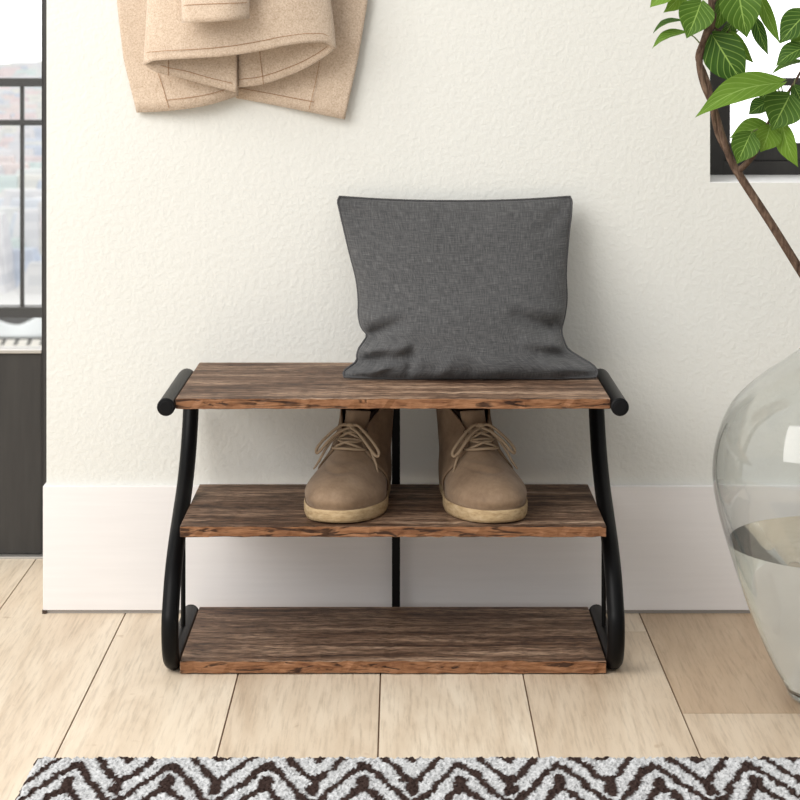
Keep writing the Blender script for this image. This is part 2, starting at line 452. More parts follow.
tag(city, 'blurred pale rooftops of a town seen far off through the door glass', 'town', kind='stuff')
# street with white edge stripes
y0, y1 = onground(351), onground(317)
mb = MB(); mb.box(-60, -3, y0-6, y1, ZG, ZG+.03); tag(mb.build('distant_road', ASPHALT), kind='structure')
mb = MB()
ya, yb = onground(349), onground(340.5)
for px in range(-200, 60, 13):
    xx = (px-HX)*((ya+yb)/2)/F; d = .42
    mb.add([(xx,ya,ZG+.06),(xx+d*1.2,ya,ZG+.06),(xx+d*.3,yb,ZG+.06),(xx-d*.9,yb,ZG+.06)], [(0,1,2,3)])
    
mb.box(-60,-3, onground(352.5), onground(346.5), ZG+.04, ZG+.07)
tag(mb.build('road_marking', ROADPAINT, weld=False), 'pale striped road marking on the street far below the balcony', 'road marking')
mb = MB(); yv = onground(338)
P = []
for i in range(7):
    for j in range(25):
        px = -60 + j*5; t = i/6
        top = 322 + 4*math.sin(px*.09) - (6*max(0,(px-20)/30))
        yy = yv + t*2.0
        P.append(at(px, 338*(1-t)+top*t, yy))
mb.grid(np.array(P).reshape(7,25,3)); 
aw = mb.build('awning', plain('white_awning', (.88,.92,.92), .7), smooth=True, solid=.15)
tag(aw, 'white awning roof beside the striped street far below', 'awning')

# ------------------------------------------------------------------ shoe rack
XM = -.0097; YFt, YBk = 2.868, 3.150
rack = empty('shoe_rack', (XM, 3.0, 0))
tag(rack, 'three tier shoe rack with rustic brown boards and bent black tube sides', 'shoe rack')
def board(name, hw, yf, zt, zb):
    q = MB(); n = 60
    q.box(-hw, hw, yf-3.0, YBk-3.0, zb, zt)
    o = q.build(name, [BOARD, EDGE], rack)
    bm = bmesh.new(); bm.from_mesh(o.data)
    es = [e for e in bm.edges if abs(e.verts[0].co.x-e.verts[1].co.x) > .1]
    bmesh.ops.subdivide_edges(bm, edges=es, cuts=n, use_grid_fill=True)
    bm.faces.ensure_lookup_table()
    # chipped, wavering front arris
    for v_ in bm.verts:
        if abs(v_.co.y-(yf-3.0)) < 1e-5 and abs(v_.co.x) < hw-1e-4:
            v_.co.y += random.uniform(-.0006, .0012); v_.co.z += random.uniform(-.0005, .0005)
    for f in bm.faces: f.material_index = 0 if abs(f.normal.z) > .7 else 1
    es = [e for e in bm.edges if len(e.link_faces) == 2 and e.calc_face_angle(0) > .9]
    bmesh.ops.bevel(bm, geom=es, offset=.0008, segments=1, affect='EDGES')
    bm.to_mesh(o.data); bm.free(); o.location.y = 0
    return o
def zpx(py, y): return EYE - (py-HY)*y/F
board('top_shelf', .3005, 2.818, .3965, .3825)
board('middle_shelf', .3000, YFt, .2085, .1935)
board('bottom_shelf', .3000, YFt, .0190, .0015)
TR = .0122
for sgn in (-1, 1):
    X = sgn*.3125
    side = MB()
    pts = [(2.808,.387),(2.95,.387),(3.04,.387)]
    c = (3.062,.336); R = .051
    for k in range(0, 9):
        a = math.radians(90 - k*11.25); pts.append((c[0]+.083*math.cos(a), c[1]+R*math.sin(a)))
    pts += [(3.128,.300),(3.098,.262),(3.052,.226),(2.995,.196),(2.938,.166),(2.893,.132),(2.866,.095)]
    c2 = (2.900,.0645); R2x, R2z = .045, .0525
    for k in range(0, 10):
        a = math.radians(160 + k*12.2); pts.append((c2[0]+R2x*math.cos(a), c2[1]+R2z*math.sin(a)))
    pts += [(2.96,.0122),(3.05,.0122),(3.142,.0122)]
    side.tube([(X, y-3.0, z) for y, z in pts], TR, 20, smooth=5)
    sf = side.build('side_frame', BLACK, rack, smooth=True, auto=.9)
    for yy, zz, dr in ((2.808,.387,-1),(3.142,.0122,1)):
        q = MB()
        q.tube([(X,yy-3.0-dr*.002,zz),(X,yy-3.0+dr*.0015,zz),(X,yy-3.0+dr*.003,zz)], [TR*1.02,TR*1.02,TR*.86], 20)
        q.tube([(X,yy-3.0+dr*.003,zz),(X,yy-3.0+dr*.0034,zz)], [TR*.72,TR*.66], 20)
        q.build('end_cap', BLACKCAP, sf, smooth=True, auto=.5)
    q = MB(); q.tube([(X, .030, .012), (X, .030, .212)], .0036, 10); q.build('support_rod', BLACK, sf, smooth=True, auto=.6)
q = MB(); q.box(.0035-.0063, .0035+.0063, .150, .156, .006, .390); q.build('back_post', BLACK, rack, bevel=.001)

# ------------------------------------------------------------------ cushion
NU, NV = 121, 101
def cushion():
    root = empty('cushion', (.13, 3.02, .397))
    tag(root, 'square charcoal grey linen cushion leaning on the wall on the top board', 'cushion')
    tt = np.linspace(0, 1, NV); uu = np.linspace(-1, 1, NU)
    Ls = [(0,344.5),(.03,343.5),(.06,350),(.085,356),(.12,357),(.16,359),(.20,364),(.232,367),(.27,362),(.326,359),(.43,358.5),(.536,356.5),(.68,350),(.82,344),(.93,339.5),(.98,338),(1,339.5)]
    Rs = [(0,596),(.03,597.5),(.07,592),(.11,580),(.15,569),(.20,564),(.265,561.5),(.32,564),(.41,566.5),(.57,566),(.8,569),(.93,571.5),(.98,571.5),(1,570)]
    L = smooth_interp(tt, *zip(*Ls)); Rr = smooth_interp(tt, *zip(*Rs))
    yb = 378.3 + 1.2*np.cos(uu*2.2) ; yt = 197 + 4.5*(1-np.abs(uu)**2.2)
    Ym = smooth_interp(tt, [0,.2,.5,.8,1], [2.983,3.028,3.083,3.128,3.152])
    T = smooth_interp(tt, [0,.04,.10,.2,.35,.55,.75,.9,.97,1], [.004,.026,.046,.060,.068,.062,.045,.026,.012,0])
    px = L[:,None] + (Rr-L)[:,None]*(uu[None]+1)/2
    px = px + 0*tt[:,None]
    py = yb[None]*(1-tt[:,None]) + yt[None]*tt[:,None]
    shp = (1-np.abs(uu)**2.6)**.66
    # folds: (segment in px, width px, height m)
    folds = [((366,336),(402,318),6,-.016),((358,322),(392,306),6,.009),((356,348),(404,340),6,.016),((352,362),(412,352),6,-.013),((372,374),(402,344),6,.008),((408,374),(412,346),5,-.008),((350,374),(395,362),4,.007),
             ((562,330),(515,312),7,-.015),((566,344),(525,336),7,.015),((588,358),(538,350),6,-.013),((558,375),(540,350),6,.008),((592,370),(560,366),4,.008),((564,312),(532,300),7,.007),
             ((440,376),(452,350),7,.006),((500,377),(486,350),8,.006),((470,377),(468,360),6,-.005),((338,200),(372,228),8,-.006),((570,200),(540,230),8,-.006),((420,200),(425,225),9,.004),((505,200),(500,222),9,.004)]
    D = np.zeros_like(px)
    for (a, b, wd, h) in folds:
        a = np.array(a, float); b = np.array(b, float); ab = b-a
        s = np.clip(((px-a[0])*ab[0]+(py-a[1])*ab[1])/ab.dot(ab), 0, 1)
        dd = np.hypot(px-a[0]-s*ab[0], py-a[1]-s*ab[1])
        D += 1.35*h*np.exp(-(dd/wd)**2)*(1-.65*s)
    lo = .0025*np.sin(px*.045+py*.03)*np.cos(py*.06-px*.02)
    edge = np.clip((1-np.abs(uu))[None]*9, 0, 1)*np.clip(np.minimum(tt,1-tt)[:,None]*14, 0, 1)
    Tf = T[:,None]*shp[None]
    Yf = Ym[:,None] - Tf - (D+lo)*edge
    Yk = np.minimum(Ym[:,None] + Tf*.72, YW-.003)
    def w3(Y):
        X = (px-HX)*Ym[:,None]/F; Z = EYE-(py-HY)*Ym[:,None]/F
        P = np.stack([X, Y, Z], -1); P[...,2] = np.maximum(P[...,2], .3985+.0*Y)
        return P - np.array([.13, 3.02, .397])
    q = MB()
    uv = [(u*.5+.5, t) for t in tt for u in uu]
    A = w3(Yf); B = w3(Yk)
    q.grid(A, uvs=uv); q.grid(B, flip=True, uvs=uv)
    q.build('cover', LINEN, root, smooth=True)
    bd = [A[0,j] for j in range(NU)] + [A[i,-1] for i in range(1,NV)] + [A[-1,j] for j in range(NU-2,-1,-1)] + [A[i,0] for i in range(NV-2,-1,-1)]
    q = MB(); q.tube([Vector(b)+Vector((0,0,.0008)) for b in bd[::2]]+[Vector(bd[0])], .0016, 8); q.build('piping', PIPING, root, smooth=True)
cushion()

# ------------------------------------------------------------------ boots
RINGS = np.array([  # y_front, z_front, y_rear, z_rear, w_ball, w_heel, exponent
    [.006,.019,.262,.020,.0560,.0370,.78],
    [.001,.034,.265,.042,.0560,.0375,.80],
    [.012,.049,.266,.058,.0500,.0370,.92],
    [.040,.0610,.266,.072,.0420,.0360,1.04],
    [.076,.0730,.265,.085,.0370,.0350,1.06],
    [.104,.0880,.264,.098,.0350,.0340,1.02],
    [.124,.1040,.263,.112,.0330,.0340,1.0],
    [.139,.1200,.263,.130,.0325,.0345,1.0],
    [.148,.1360,.264,.150,.0330,.0350,1.0]])
def S(a, v, off=0.0, mirror=1):
    """point on the boot upper: a = angle from the toe, v = ring 0..8"""
    a = np.asarray(a, float); v = np.asarray(v, float)
    pr = [smooth_interp(v, np.arange(9), RINGS[:,k]) for k in range(7)]
    s = (1-np.cos(a))/2; pr[4] = pr[4]*(1.10-.10*np.clip((v-.8)/1.6,0,1)); pr[5] = pr[5]*1.06
    y = pr[0] + (pr[2]-pr[0])*s
    sm = np.clip((s-.25)/.6, 0, 1); sm = sm*sm*(3-2*sm)
    wd = pr[4]*(1-sm)+pr[5]*sm
    x = np.sign(np.sin(a))*np.abs(np.sin(a))**pr[6]*wd
    waist = np.exp(-((s-.62)/.16)**2)*.004*np.clip(1-v/4,0,1)
    x = x*(1-waist/np.maximum(wd,.01)) + mirror*.005*np.exp(-((s-.12)/.2)**2)*np.clip(1-v/5,0,1)
    z = pr[1] + (pr[3]-pr[1])*s
    crease = .0022*np.exp(-((v-3.3)/.16)**2)*np.exp(-(a/.9)**2) - .0016*np.exp(-((v-3.75)/.2)**2)*np.exp(-(a/.9)**2)
    z = z - crease
    cy = y-(pr[0]+pr[2])/2
    nx = x/np.maximum(np.hypot(x,cy*.35),1e-6); ny = cy*.35/np.maximum(np.hypot(x,cy*.35),1e-6)
    fr = np.exp(-(a/.7)**2)*np.clip((v-1)/2,0,1)*np.clip((8.6-v)/2,0,1)
    return np.stack([x+nx*off, y+ny*off*(1-.5*fr), z+off*fr*.9], -1)

def boot(label, loc, rz, mirror):
    root = empty('boot', loc, rz); tag(root, label, 'boot', 'pair of tan boots on the middle board')
    # sole: welt outline of ring 0 grown
    q = MB(); n = 96; A = np.linspace(-math.pi, math.pi, n, endpoint=False)
    def ol(grow, z, lift=0):
        P = S(A, np.zeros(n), grow, mirror); P[:,2] = z + lift*np.clip((.05-P[:,1])/.05,0,1)**2
        return P
    lv = [ol(-.004,.0,.002), ol(.0012,.0015,.002), ol(.0030,.006,.001), ol(.0032,.0165), ol(.0026,.0195), ol(.0008,.0212), ol(-.006,.0212)]
    q.grid(np.stack(lv), closed_u=True)
    q.add([tuple(p) for p in lv[0]], [tuple(range(n))]); q.add([tuple(p) for p in lv[-1]], [tuple(range(n))])
    so = q.build('sole', CREPE, root, smooth=True, auto=1.0)
    q = MB()                                        # welt stitch
    ws = ol(.0012,.0208); q.tube([tuple(p) for p in ws]+[tuple(ws[0])], .0009, 6); q.build('welt', QUARTER, so, smooth=True)
    # vamp: whole lower upper, up to the tongue
    q = MB(); n = 120; A = np.linspace(-math.pi, math.pi, n, endpoint=False); V = np.linspace(0, 5.6, 50)
    aa, vv_ = np.meshgrid(A, V); q.grid(S(aa, vv_, 0, mirror), closed_u=True)
    q.build('vamp', SUEDE, root, smooth=True)
    # tongue
    q = MB(); A = np.linspace(-.62, .62, 25); V = np.linspace(4.6, 7.75, 30); aa, vv_ = np.meshgrid(A, V)
    P = S(aa, vv_, -.0015, mirror); P[...,2] += .006*np.clip((vv_-7.0),0,1)*np.cos(aa*2.2); P[...,1] += .003*np.clip(vv_-6,0,2)
    q.grid(P); q.build('tongue', SUEDE, root, smooth=True, solid=.0028)
    # quarters: front edge a0(v)
    q = MB(); V = np.linspace(.0, 8, 60); W = np.linspace(0, 1, 70)
    a0 = smooth_interp(V, [0,1,2,3,4,4.6,5.2,6,7,7.6,8], [1.72,1.60,1.44,1.22,.96,.72,.54,.48,.66,.92,1.2])
    P = np.zeros((60, 70, 3))
    for i, v_ in enumerate(V):
        a = a0[i] + (2*math.pi-2*a0[i])*W
        a = np.where(a > math.pi, a-2*math.pi, a)
        P[i] = S(a, np.full(70, v_), .0022, mirror)
    q.grid(P); q.build('quarter', QUARTER, root, smooth=True, solid=.0026)
    # dark lining seen in the opening
    q = MB(); A = np.linspace(-math.pi, math.pi, 80, endpoint=False); V = np.linspace(5.5, 7.9, 14); aa, vv_ = np.meshgrid(A, V)
    aa2 = np.where(np.abs(aa) < .5, aa, aa)
    P = S(aa2, vv_, -.003, mirror); P[...,1] += .006*np.exp(-(aa/.8)**2); P[...,2] -= .004*np.exp(-(aa/.8)**2)*(vv_-5.5)
    q.grid(P, closed_u=True); q.build('lining', LINING, root, smooth=True)
    # laces
    q = MB()
    def sp(a, v, o=.0052): return Vector(S(np.array(a), np.array(float(v)), o, mirror).tolist())
    rows = [(4.75,.62),(5.45,.50),(6.15,.45)]
    for k, (v_, a_) in enumerate(rows):
        q.tube([sp(-a_-.10,v_,.003), sp(-a_,v_), sp(-a_/2,v_,.0065), sp(0,v_,.007), sp(a_/2,v_,.0065), sp(a_,v_), sp(a_+.10,v_,.003)], .0021, 8, smooth=3)
        if k:
            vp, ap = rows[k-1]
            for g in (-1, 1):
                q.tube([sp(-g*ap,vp,.004), sp(-g*ap*.5,(v_*.3+vp*.7),.0075), sp(0,(v_+vp)/2,.0085+.002*(g>0)), sp(g*a_*.5,(v_*.7+vp*.3),.0075), sp(g*a_,v_,.004)], .0020, 8, smooth=3)
    kn = sp(0, 6.3, .011)
    q.tube([kn+Vector((-.006,.0,-.001)), kn+Vector((0,-.0025,.001)), kn+Vector((.006,0,-.001))], [.0026,.0038,.0026], 10, smooth=3)
    for g in (-1, 1):
        lp = [(0,0,0),(g*.012,-.004,.001),(g*.026,-.010,-.009),(g*.041,-.015,-.024),(g*.0475,-.017,-.034),(g*.046,-.020,-.039),(g*.0395,-.021,-.034),(g*.028,-.019,-.020),(g*.014,-.011,-.008),(0,-.003,-.002)]
        q.tube([kn+Vector(p) for p in lp], .0022, 8, smooth=5)
        tl_ = [(0,0,-.001),(g*.014,-.006,-.008),(g*.030,-.014,-.024),(g*.041,-.016,-.046),(g*.046,-.016,-.064)] if g*mirror > 0 else [(0,0,-.001),(g*.016,-.007,-.010),(g*.032,-.014,-.030),(g*.044,-.018,-.052),(g*.050,-.024,-.062)]
        q.tube([kn+Vector(p) for p in tl_], [.0019,.0019,.0019,.0019,.0012], 8, smooth=5)
    q.build('laces', LACE, root, smooth=True)
    # eyelets
    for v_, a_ in rows:
        for g in (-1, 1):
            e = MB(); c0 = sp(g*(a_+.10), v_, .0032); d = (sp(g*(a_+.10), v_, .006)-c0).normalized()
            e.tube([c0, c0+d*.0012], .0026, 10); e.build('eyelet', LINING, root)
    return root
boot('tan lace-up ankle boot on the middle board, partly in front of the black post', (-.1050, 2.875, .2088), math.radians(-15.5), 1)
boot('tan lace-up ankle boot on the middle board, the one nearer the glass vase', (.1505, 2.875, .2088), math.radians(15.5), -1)

# ------------------------------------------------------------------ coat
coat = empty('coat', (-.24, YW, .80))
tag(coat, 'camel beige wool coat hanging bunched against the wall above the rack', 'coat')
C0 = np.array([-.24, YW, .80])
def cp(px, py, d): 
    Y = YW - d; p = at(px, py, Y); return np.array([p.x, p.y, p.z]) - C0
TOPY = -420
def panel(name, left, right, hem, d0, d1, bow, seed, nu=40, nv=50):
    """left/right: x px at y px lists; hem: list of (x, y) from left to right"""
    q = MB(); P = np.zeros((nv, nu, 3)); r = np.random.default_rng(seed); ph = r.uniform(0, 6, 3)
    hx = np.linspace(hem[0][0], hem[-1][0], nu); hy = smooth_interp(hx, *zip(*hem))
    for i in range(nv):
        t = i/(nv-1)
        for j in range(nu):
            u = j/(nu-1)
            y = hy[j] + (TOPY-hy[j])*t
            xl = np.interp(y, [p[1] for p in left], [p[0] for p in left]); xr = np.interp(y, [p[1] for p in right], [p[0] for p in right])
            x = xl + (xr-xl)*u
            d = d0 + (d1-d0)*u + bow*math.sin(math.pi*u) + .004*math.sin(u*7+ph[0]+t*2)*(.3+t)
            P[i,j] = cp(x, y, max(d, .002))
    q.grid(P); return q.build(name, WOOL, coat, smooth=True, solid=.0045), P
def stitch(pts, parent, r=.00045):
    q = MB(); q.tube([tuple(p) for p in pts], r, 6, smooth=3); return q.build('stitching', STITCH, parent)
lp_, PL = panel('back_panel', [(206,-420),(150,-310),(118,-200),(117,0),(124,60),(137,112)], [(246,-420),(250,-300),(252,-190),(244,0),(240,60),(238,97)], [(137,112.5),(160,111.5),(185,109),(210,104.5),(236,96)], .008, .022, .008, 1)
rp_, PR = panel('back_panel', [(236,-420),(236,-190),(236,0),(236,60),(236,98)], [(282,-420),(332,-310),(366,-200),(368,0),(358,60),(345,118)], [(236,98),(270,104.5),(305,111.5),(345,119.5)], .001, .014, .004, 2)
off = np.array([0, -.0035, 0])
stitch([PL[1, j]+off for j in range(12, 40, 3)], lp_); stitch([cp(x, y, .0215) for x, y in ((158,73),(163,88),(169,108))], lp_)
stitch([PR[1, j]+off for j in range(0, 28, 3)], rp_); stitch([cp(x, y, .0190) for x, y in ((321,55),(316,80),(309,110))], rp_)
# tube-like front body: front half hem high, rear half hem lower
def halfx(u, side):   # silhouettes at hem and above
    pass
NB = 61; NVv = 44
xL = lambda y: np.interp(y, [-420,-310,-200,-60,0,30,62], [214,180,158,150,148.5,147,145])
xR = lambda y: np.interp(y, [-420,-310,-200,-60,0,25,48], [270,304,320,326,329,332.5,334.5])
fh = [(145,65),(150,62.2),(165,60),(190,58.5),(215,57),(238,54.5),(262,50.5),(290,45),(315,42.6),(328,44),(334.5,49)]
bh = [(145,65),(152,70),(166,75),(185,79),(210,86),(233,91.5),(237,92.5)]
bh2 = [(239,87.5),(262,84.5),(285,77),(305,68.5),(322,58.5),(331,52),(334.5,49)]
fd, bdpt, ed = .098, .040, .066
q = MB(); P = np.zeros((NVv, NB, 3))
hx = 145 + (334.5-145)*(.5-.5*np.cos(np.linspace(0, math.pi, NB))); hy = smooth_interp(hx, *zip(*fh))
for i in range(NVv):
    t = (i/(NVv-1))**1.3
    for j in range(NB):
        u = (hx[j]-145)/(334.5-145); y = hy[j]+(TOPY-hy[j])*t
        x = xL(y) + (xR(y)-xL(y))*u
        s = math.sqrt(max(0, 1-(2*u-1)**2))
        P[i,j] = cp(x, y, ed + (fd-ed)*s + .006*math.sin(u*9+.6)*s*min(1,t*4+.15) - .010*math.exp(-((x-250)/14)**2)*t)
q.grid(P); fr_o = q.build('front_panel', WOOL, coat, smooth=True, solid=.005); PF = P
off = np.array([0, -.0032, 0])
stitch([cp(hx[j], hy[j]-8.5+ (2.5 if j<4 or j>NB-5 else 0), 0)*np.array([1,0,1]) + np.array([0, PF[2,j,1]-.0034, 0]) for j in range(8, NB-3, 2)], fr_o)
def inner(name, hem, dA, dB, seed):
    q = MB(); nu = 40; nv = 24; P = np.zeros((nv, nu, 3))
    hx = np.linspace(hem[0][0], hem[-1][0], nu); hy = smooth_interp(hx, *zip(*hem))
    for i in range(nv):
        t = i/(nv-1)
        for j in range(nu):
            u = j/(nu-1); y = hy[j] - 130*t
            d = dA[0] + (dA[1]-dA[0])*math.sin(u*math.pi/2) if dA[0] > dA[1] else dA[0]+(dA[1]-dA[0])*(1-math.cos(u*math.pi/2))
            x = hx[j]
            xx = min(max(x, xL(y)+1), xR(y)-1)
            P[i,j] = cp(xx, y, d)
    q.grid(P); return q.build(name, WOOL, coat, smooth=True, solid=.005), P
il, PIL = inner('inner_facing', bh, (ed, bdpt+.006), 0, 3)
ir, PIR = inner('inner_facing', bh2, (bdpt-.004, ed), 0, 4)
off = np.array([0, -.0034, 0])
def along(P, j, dy): return P[0, j] + np.array([0, -.0034, dy*YW/F])
stitch([along(PIL, j, 8) for j in range(7, 40, 3)], il)
stitch([along(PIR, j, 8) for j in range(0, 37, 3)], ir)
stitch([PIR[i, 10]+off+np.array([(-.006*i/6),0,0]) for i in range(0, 10, 2)], ir); stitch([PIL[i, 10]+off for i in range(0, 7, 2)], il)
# sleeve with its cuff hanging in front
q = MB(); nn = 40; nv = 40; P = np.zeros((nv, nn, 3))
for i in range(nv):
    t = (i/(nv-1))**1.2
    for j in range(nn):
        a = 2*math.pi*j/nn
        cx, hw = 215.5 - 3*t + 14*t**3, 32.5 + 4*t - 16*t**3
        x = cx - hw*math.cos(a); fr = math.sin(a)
        yc = 22.5 - 4.0*((x-183)/65) + (-2.5 if fr < 0 else 1.0*fr)
        y = yc + (TOPY-yc)*t
        P[i,j] = cp(x, y, .128 + .022*fr + .0015*math.sin(4*a+5*t))
q.grid(P, closed_u=True); sl = q.build('sleeve', WOOL, coat, smooth=True, solid=.004)
cuffy = lambda x: 22.5-4.0*((x-183)/65) - 19
stitch([P[0,j]*np.array([1,1,0]) + np.array([0,-.0032,cp(0,5.5-3.5*(j/20),.15)[2]]) for j in range(1, 20)], sl)

# ------------------------------------------------------------------ vase, water, branch
YV = 2.75; VC = at(850, 500, YV); sv = F/YV
sil = [(800,351),(783,362.5),(766,374),(752,385),(740,395),(729,409),(721,426),(715,445),(712,464),(711.5,482),(714.5,502),(719,522),(725,542),(733,567),(742,594),(750,615),(759,637),(770,661),(781,681)]
prof = [(((850-x)/sv)*.985, EYE-(y-HY)/sv) for x, y in sil]
outer = [(.030,.004),(.055,.0015),(.068,.003),(.080,.010)] + [p for p in prof[::-1] if p[1] > .013] + [(.056,.482),(.050,.496),(.048,.512),(.050,.528),(.055,.536)]
zs = [p[1] for p in outer[3:]]; rs_ = [p[0] for p in outer[3:]]
zz = np.linspace(zs[0], zs[-1], 70); rr = smooth_interp(zz, zs, rs_)
k = np.ones(5)/5; rr2 = np.convolve(np.pad(rr, 2, mode='edge'), k, 'valid')
outp = [(0.0001,.005),(.030,.004),(.055,.0015),(.068,.003)] + list(zip(rr2, zz))
TH = .0035
inn = [(max(r-TH, .001), z) for r, z in list(zip(rr2, zz)) if z > .014][::-1]
inp = [(rr2[-1]-TH*.5, zz[-1]+.002)] + inn + [(.060,.0125),(.03,.0115),(.0001,.0115)]
mb = MB(); mb.lathe(outp+inp, (VC.x, YV, 0), 128)
vz = mb.build('vase', VGLASS, smooth=True)
tag(vz, 'large round clear glass vase on the floor holding water and a leafy branch', 'vase')
WZ = .214
wp = [(r+.0006, z) for r, z in inn[::-1] if z < WZ]
mb = MB(); rtop = np.interp(WZ, [z for r, z in inn[::-1]], [r for r, z in inn[::-1]])+.0006
mb.lathe([(.0001,.0112),(.03,.0112),(.060,.0122)] + wp + [(rtop, WZ),(rtop*.6, WZ-.0004),(.0001, WZ-.0004)], (VC.x, YV, 0), 128)
wt = mb.build('water', WATER, smooth=True, auto=.6)
tag(wt, 'clear water filling the lower half of the glass vase', 'water')

br_root = empty('branch', (VC.x, YV, .03))
tag(br_root, 'leafy green branch with a twisted brown stem standing in the glass vase', 'branch')
OB = Vector((VC.x, YV, .03))
def bp(px, py, dy=0): return at(px, py, YV+dy) - OB
stem_px = [(905,560,.04),(880,440,.02),(855,362,.0),(826,311,0),(800,270,0),(770,222,0),(740,176,0),(731,160,0),(722,135,0),(713,106,.0),(704,85,0),(699.5,64,.0),(702,46,.0),(708,26,0),(711,6,.005),(709,-20,.01),(703,-55,.02)]
SP = [bp(*p) for p in stem_px]
q = MB(); q.tube(SP, [.0055,.006,.006,.006,.0060,.0058,.0056,.0052,.0048,.0046,.0046,.0046,.0042,.0042,.004,.0036,.003], 14, smooth=8)
# second strand twisting around the upper stem
T2 = []
for i, (x, y, d) in enumerate([(738,173,0),(729,156,0),(721,134,0),(713,108,0),(706,88,0),(702,70,0),(701,58,0),(703.5,44,0),(709,26,0),(711.5,10,0),(710,-15,0)]):
    a = i*1.5; T2.append(bp(x+3.6*math.cos(a), y, .0045*math.sin(a)))
q.tube(T2, [.0022]+[.0034]*9+[.002], 10, smooth=8)
q.build('stem', BARK, br_root, smooth=True, auto=1.0)
q = MB()
TW = [(735,173,0),(745,165,-.004),(753,156,-.008),(758,148,-.01),(764,132,-.01),(771,118,0),(783,100,.0),(796,80,.01),(808,55,.015),(812,25,.02)]
q.tube([bp(*p) for p in TW], [.0044,.0040,.0036,.003,.0024,.002,.0018,.0018,.0016,.0012], 10, smooth=6)
TW2 = [(711,4,.005),(722,-6,.0),(738,-16,-.01),(757,-12,-.01),(770,-20,0)]
q.tube([bp(*p) for p in TW2], [.003,.0024,.002,.0018,.0012], 10, smooth=6)
TW3 = [(709,-4,.005),(696,-10,.0),(682,-10,-.01),(668,-16,-.01)]
q.tube([bp(*p) for p in TW3], [.003,.0022,.002,.0012], 10, smooth=6)
TW4 = [(709,24,.0),(718,30,.01),(728,33,.012),(735,34,.012)]
q.tube([bp(*p) for p in TW4], [.002,.0018,.0016,.001], 8, smooth=6)
q.build('twig', BARK, br_root, smooth=True)
nodes_ = [bp(*p) for p in stem_px[5:]] + [bp(*p) for p in TW] + [bp(*p) for p in TW2] + [bp(*p) for p in TW3] + [bp(*p) for p in TW4]
petx = []
def leaf(b, tpt, wpx, roll=20, bow=.12, dy=0.0, dyt=0.0, ratio=None, sweep=0.0, shade=0):
    base = bp(b[0], b[1], dy); tip = bp(tpt[0], tpt[1], dy+dyt)
    ax = tip-base; Ln = ax.length; ax.normalize()
    view = Vector((0,-1,0)); wd = ax.cross(view).normalized()
    R = Matrix.Rotation(math.radians(roll), 3, ax); wd = R @ wd; nm = wd.cross(ax).normalized()
    if nm.y > 0: nm = -nm
    cr = max(math.cos(math.radians(roll)), .22)
    hw = wpx/sv/2/cr
    ns, nt_ = 17, 34; P = np.zeros((nt_, ns, 3)); uv = []
    for i in range(nt_):
        t = i/(nt_-1)
        wdt = smooth_interp(t, [0,.05,.14,.28,.42,.58,.72,.85,.94,1], [.05,.36,.74,.98,1.0,.86,.60,.30,.11,.0])
        for j in range(ns):
            s = -1+2*j/(ns-1)
            rip = .012*math.sin(t*23+s*2)*abs(s)**2
            p = base + ax*Ln*(t - .07*abs(s)**1.5*math.exp(-t*6)) + wd*hw*(wdt*s + sweep*math.sin(math.pi*t)) + nm*(Ln*bow*math.sin(math.pi*t*.9) + hw*(.28*wdt*abs(s)**1.4 + rip))
            P[i,j] = p; uv.append((s, t))
    q = MB(); q.grid(P, uvs=uv)
    o = q.build('leaf', LEAF, br_root, smooth=True, weld=False)
    nd = min(nodes_, key=lambda n: (n-base).length)
    m = (nd+base)*.5 + Vector((0, 0, .004)); petx.append((nd, m, Vector(P[0, ns//2])))
    return o
leaf((675,-14),(650,8),20,25,.10,-.01)
leaf((684,-10),(663,12.5),17,-25,.10,.0)
leaf((701,2),(686.5,39),35,12,.10,-.012,-.01, sweep=-.05)
leaf((681,21),(653,35.5),5,72,.16,.01)
leaf((685,33),(652.5,50.5),8,66,.16,.004)
leaf((737,-16),(747,38),40,12,.08,-.012)
leaf((722,-4),(714,32),18,-30,.10,.012)
leaf((733,19),(714,38),16,-40,.2,.016)
leaf((712.5,35),(745,86),40,14,.08,.004,-.004)
leaf((731,32),(754.5,63),13,30,.12,.008)
leaf((755,18),(768.5,55.5),13,25,.06,.010)
leaf((759,-6),(780.5,44),13,25,.05,.0)
leaf((808,12),(779.5,44.5),27,25,.10,-.004)
leaf((812,32),(790.5,51),22,30,.10,.006)
leaf((806,47),(776,67.5),17,42,.14,-.008)
leaf((804,62),(771,76),5,74,.10,.002)
leaf((781,83),(694.5,120),26,34,.13,-.020,-.02, sweep=.25)
leaf((774,85),(759,101),15,20,.1,.012)
leaf((767,102),(748.5,115),16,28,.1,.006)
leaf((790,95),(771.5,131),40,10,.10,-.012,-.008)
leaf((768,127),(729.5,139),20,30,.14,.000)
leaf((751,133),(737,164),28,12,.12,-.016)
leaf((770,126),(760,152),27,-14,.12,-.010)
leaf((782,123),(799,167),18,36,.12,-.006)
leaf((794,86),(804,114),19,-20,.1,.004)
leaf((808,110),(791,120),13,35,.1,.01)
for nd, m, b in petx:
    q = MB(); q.tube([nd, m, b], [.0011,.001,.0008], 7, smooth=5); q.build('petiole', PETIOLE, br_root, smooth=True)

